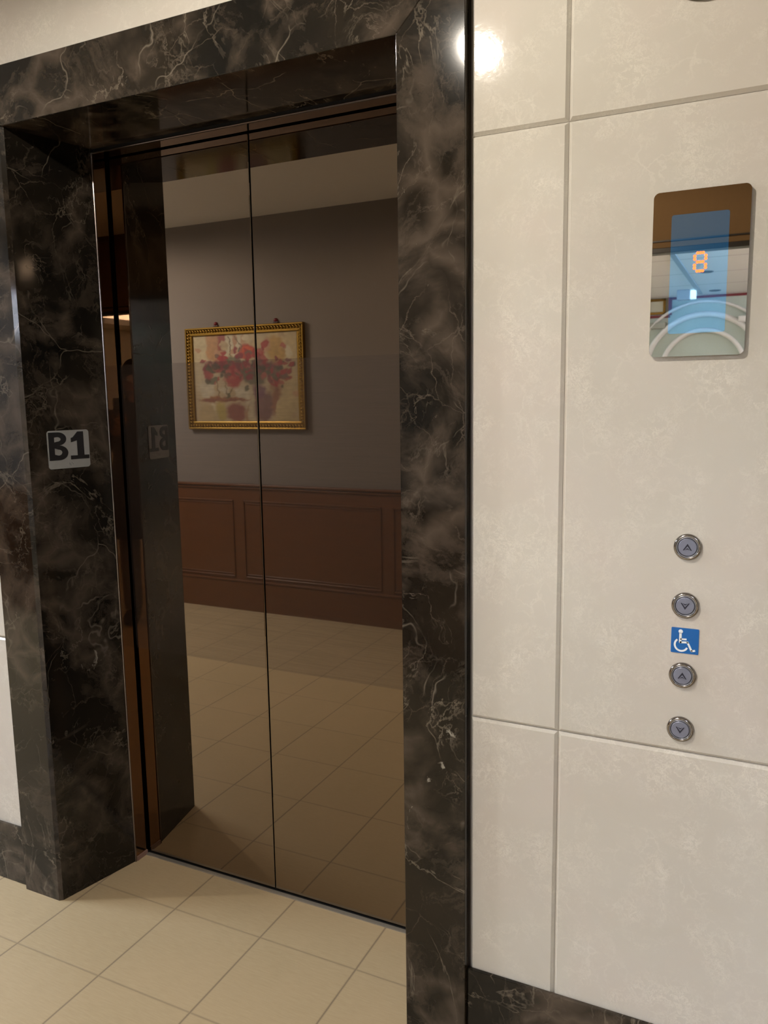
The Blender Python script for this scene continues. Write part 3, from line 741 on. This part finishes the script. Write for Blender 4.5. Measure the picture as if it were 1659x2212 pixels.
# ================================================================== PHOTOGRAPHER (seen as a sliver in the door's corner reflection)
def skin_mesh(name, nodes, edges, root, m, parent, sub=2):
    me = bpy.data.meshes.new(name); me.from_pydata([n[0] for n in nodes], edges, [])
    o = bpy.data.objects.new(name, me); C.objects.link(o)
    o.modifiers.new('s', 'SKIN').use_smooth_shade = True
    sv = me.skin_vertices[0].data if me.skin_vertices else None
    if sv is None:
        bpy.context.view_layer.update(); sv = me.skin_vertices[0].data
    for i, n in enumerate(nodes): sv[i].radius = n[1]; sv[i].use_root = (i == root)
    s = o.modifiers.new('ss', 'SUBSURF'); s.levels = sub; s.render_levels = sub
    dg = bpy.context.evaluated_depsgraph_get(); nm = bpy.data.meshes.new_from_object(o.evaluated_get(dg))
    bpy.data.objects.remove(o)
    nm.materials.clear(); nm.materials.append(m); nm.name = name
    for p in nm.polygons: p.use_smooth = True
    r_ = bpy.data.objects.new(name, nm); C.objects.link(r_); r_.parent = parent
    return r_
per = tag(empty('person', (1.44, -1.85, 0)), 'person in dark coat and dark hair holding up a phone, slivered in the mirror', 'person')
per.rotation_euler = (0, 0, math.radians(36))    # local +y faces the elevator
# local frame: x right, y forward
pc = Matrix.Rotation(-math.radians(36), 4, 'Z') @ (Vector((CAM.x, CAM.y, CAM.z)) - Vector((1.44, -1.85, 0)))
hx, hy, hz = pc.x+.030, pc.y-.055, pc.z-.115          # right hand, round the lower half of the phone
nodes = [((0, 0, .90), (.12, .09)), ((0, 0, 1.05), (.11, .08)), ((0, -.005, 1.22), (.13, .09)), ((0, -.01, 1.33), (.085, .06)), ((0, .0, 1.41), (.048, .05)), ((0, .012, 1.47), (.058, .068)),
 ((0, .018, 1.54), (.070, .085)), ((0, .008, 1.60), (.055, .07)),
 ((.150, -.01, 1.315), (.042, .042)), ((.20, .02, 1.12), (.042, .042)), ((hx+.02, hy-.07, hz-.05), (.026, .026)), ((hx, hy, hz), (.022, .034)),
 ((-.150, -.01, 1.315), (.042, .042)), ((-.21, .0, 1.08), (.042, .042)), ((-.20, .05, .88), (.028, .026)), ((-.20, .07, .80), (.018, .036)),
 ((.085, 0, .80), (.085, .085)), ((.09, .01, .47), (.055, .055)), ((.09, -.01, .10), (.034, .034)), ((.09, .06, .04), (.03, .025)),
 ((-.085, 0, .80), (.085, .085)), ((-.09, .01, .47), (.055, .055)), ((-.09, -.01, .10), (.034, .034)), ((-.09, .06, .04), (.03, .025))]
edges = [(0, 1), (1, 2), (2, 3), (3, 4), (4, 5), (5, 6), (6, 7), (3, 8), (8, 9), (9, 10), (10, 11), (3, 12), (12, 13), (13, 14), (14, 15), (0, 16), (16, 17), (17, 18), (18, 19), (0, 20), (20, 21), (21, 22), (22, 23)]
def finger(base, pts, r=.0085):
    i0 = len(nodes)
    for p in pts: nodes.append((p, (r, r)))
    edges.append((base, i0))
    for k_ in range(len(pts)-1): edges.append((i0+k_, i0+k_+1))
for k_ in range(4):      # fingers wrap the back of the phone
    z_ = hz+.030-.020*k_; L_ = (.0, .004, .002, -.008)[k_]
    finger(11, [(hx-.005, hy+.030, z_), (hx-.028-L_, hy+.044, z_+.002), (hx-.048-L_, hy+.036, z_+.003)], .0082)
finger(11, [(hx+.028, hy+.004, hz+.028), (hx+.020, hy+.002, hz+.055)], .010)
for k_ in range(4):
    y_ = .100-.019*k_
    finger(15, [(-.20, y_+.0, .765), (-.198, y_+.006, .73+.004*abs(k_-1)), (-.190, y_+.004, .705+.006*abs(k_-1))], .008)
finger(15, [(-.185, .115, .79), (-.178, .120, .755)], .0095)
body = skin_mesh('body', nodes, edges, 0, SKIN, per)
# face: nose, lips, eyes, ears
bm = bmesh.new()
def ell(loc, s, seg=14): bmesh.ops.create_uvsphere(bm, u_segments=seg, v_segments=10, radius=1, matrix=Matrix.Translation(loc) @ Matrix.Diagonal((*s, 1)))
ell((0, .108, 1.535), (.011, .016, .020)); 
obj('nose', bm, SKIN, per, True)
EYE = simple('eye_white', (.7, .68, .65), .2)
for sx in (-1, 1):
    bm = bmesh.new(); ell((sx*.028, .090, 1.555), (.012, .008, .007)); e_ = obj('eye', bm, EYE, per, True)
    bm = bmesh.new(); ell((sx*.028, .0955, 1.555), (.0055, .0035, .0055)); obj('iris', bm, HAIR, e_, True)
    bm = bmesh.new(); ell((sx*.074, .0, 1.535), (.008, .018, .028)); obj('ear', bm, SKIN, per, True)
bm = bmesh.new(); ell((0, .098, 1.497), (.022, .007, .006)); obj('lips', bm, simple('lips', (.45, .14, .12), .5), per, True)
def ell(loc, s, seg=14): bmesh.ops.create_uvsphere(bm, u_segments=seg, v_segments=10, radius=1, matrix=Matrix.Translation(loc) @ Matrix.Diagonal((*s, 1)))
bmh = bmesh.new(); bm = bmh
for loc, sc_ in (((0, -.020, 1.600), (.084, .092, .098)), ((0, -.050, 1.52), (.082, .055, .12)), ((0, -.062, 1.42), (.080, .038, .10)), ((.062, -.022, 1.53), (.024, .040, .08)), ((-.062, -.022, 1.53), (.024, .040, .08))): ell(loc, sc_, 24)
hm_ = bpy.data.meshes.new('hair'); bm.to_mesh(hm_); bm.free()
ho_ = bpy.data.objects.new('hair_tmp', hm_); C.objects.link(ho_)
r_ = ho_.modifiers.new('r', 'REMESH'); r_.mode = 'VOXEL'; r_.voxel_size = .007
k_ = ho_.modifiers.new('k', 'SMOOTH'); k_.factor = .6; k_.iterations = 5
dg = bpy.context.evaluated_depsgraph_get(); nm = bpy.data.meshes.new_from_object(ho_.evaluated_get(dg)); bpy.data.objects.remove(ho_)
nm.materials.clear(); nm.materials.append(HAIR); nm.name = 'hair'
for p in nm.polygons: p.use_smooth = True
hair = bpy.data.objects.new('hair', nm); C.objects.link(hair); hair.parent = per
# knee length coat: elliptical rings, open at the hem, closed round the neck
bm = bmesh.new(); rings = []; n = 40
for z, rx, ry in ((.56, .215, .165), (.57, .222, .172), (.75, .205, .160), (.95, .180, .142), (1.08, .160, .125), (1.22, .178, .125), (1.30, .190, .115), (1.355, .175, .096), (1.388, .120, .078), (1.41, .072, .064), (1.432, .062, .060), (1.430, .054, .053), (1.40, .050, .050)):
    rings.append([bm.verts.new((rx*math.cos(2*math.pi*i/n)*(1+(.03*math.sin(7*2*math.pi*i/n) if z < .9 else 0)), -.005+ry*math.sin(2*math.pi*i/n)*(1+(.03*math.sin(7*2*math.pi*i/n) if z < .9 else 0)), z)) for i in range(n)])
for a_, b2_ in zip(rings, rings[1:]):
    for i in range(n): bm.faces.new((a_[i], a_[(i+1) % n], b2_[(i+1) % n], b2_[i]))
bm.faces.new(rings[0][::-1])
obj('coat', bm, COAT, per, True)
for nodes_ in ([((.120, -.01, 1.335), (.075, .072)), ((.172, -.006, 1.315), (.078, .072)), ((.200, .0, 1.22), (.068, .066)), ((.215, .02, 1.12), (.056, .056)), ((hx+.03, hy-.10, hz-.07), (.040, .040))],
               [((-.120, -.01, 1.335), (.075, .072)), ((-.172, -.01, 1.315), (.078, .072)), ((-.205, -.01, 1.20), (.068, .066)), ((-.215, .0, 1.08), (.054, .054)), ((-.205, .045, .90), (.042, .042))]):
    skin_mesh('sleeve', nodes_, [(0, 1), (1, 2), (2, 3), (3, 4)], 0, COAT, per)
for sx in (.09, -.09):
    skin_mesh('trouser_leg', [((sx*.95, 0, .80), (.080, .080)), ((sx, .01, .47), (.068, .068)), ((sx, -.01, .10), (.060, .060)), ((sx, -.01, .055), (.060, .060))], [(0, 1), (1, 2), (2, 3)], 0, TROUS, per)
for sx in (.09, -.09):
    bm = bmesh.new(); box(bm, sx-.045, sx+.045, -.07, .19, .001, .085, .03, 3); obj('shoe', bm, SHOE, per, True)
ph_ = tag(empty('phone', (CAM.x-fw.x*.02+rr.x*.024, CAM.y-fw.y*.02+rr.y*.024, CAM.z-.055)), 'black phone held up by the person facing the elevator', 'phone')
ph_.rotation_euler = (0, 0, yaw)
bm = bmesh.new(); box(bm, -.036, .036, -.012, -.004, -.075, .075, .003, 2); obj('phone_body', bm, PHONE, ph_)
bm = bmesh.new(); lathe(bm, [(.008, -.004), (.008, -.0025), (0, -.0025)], 20); lp = obj('camera_lens', bm, CHROME, ph_); lp.location = (-.024, 0, .055)
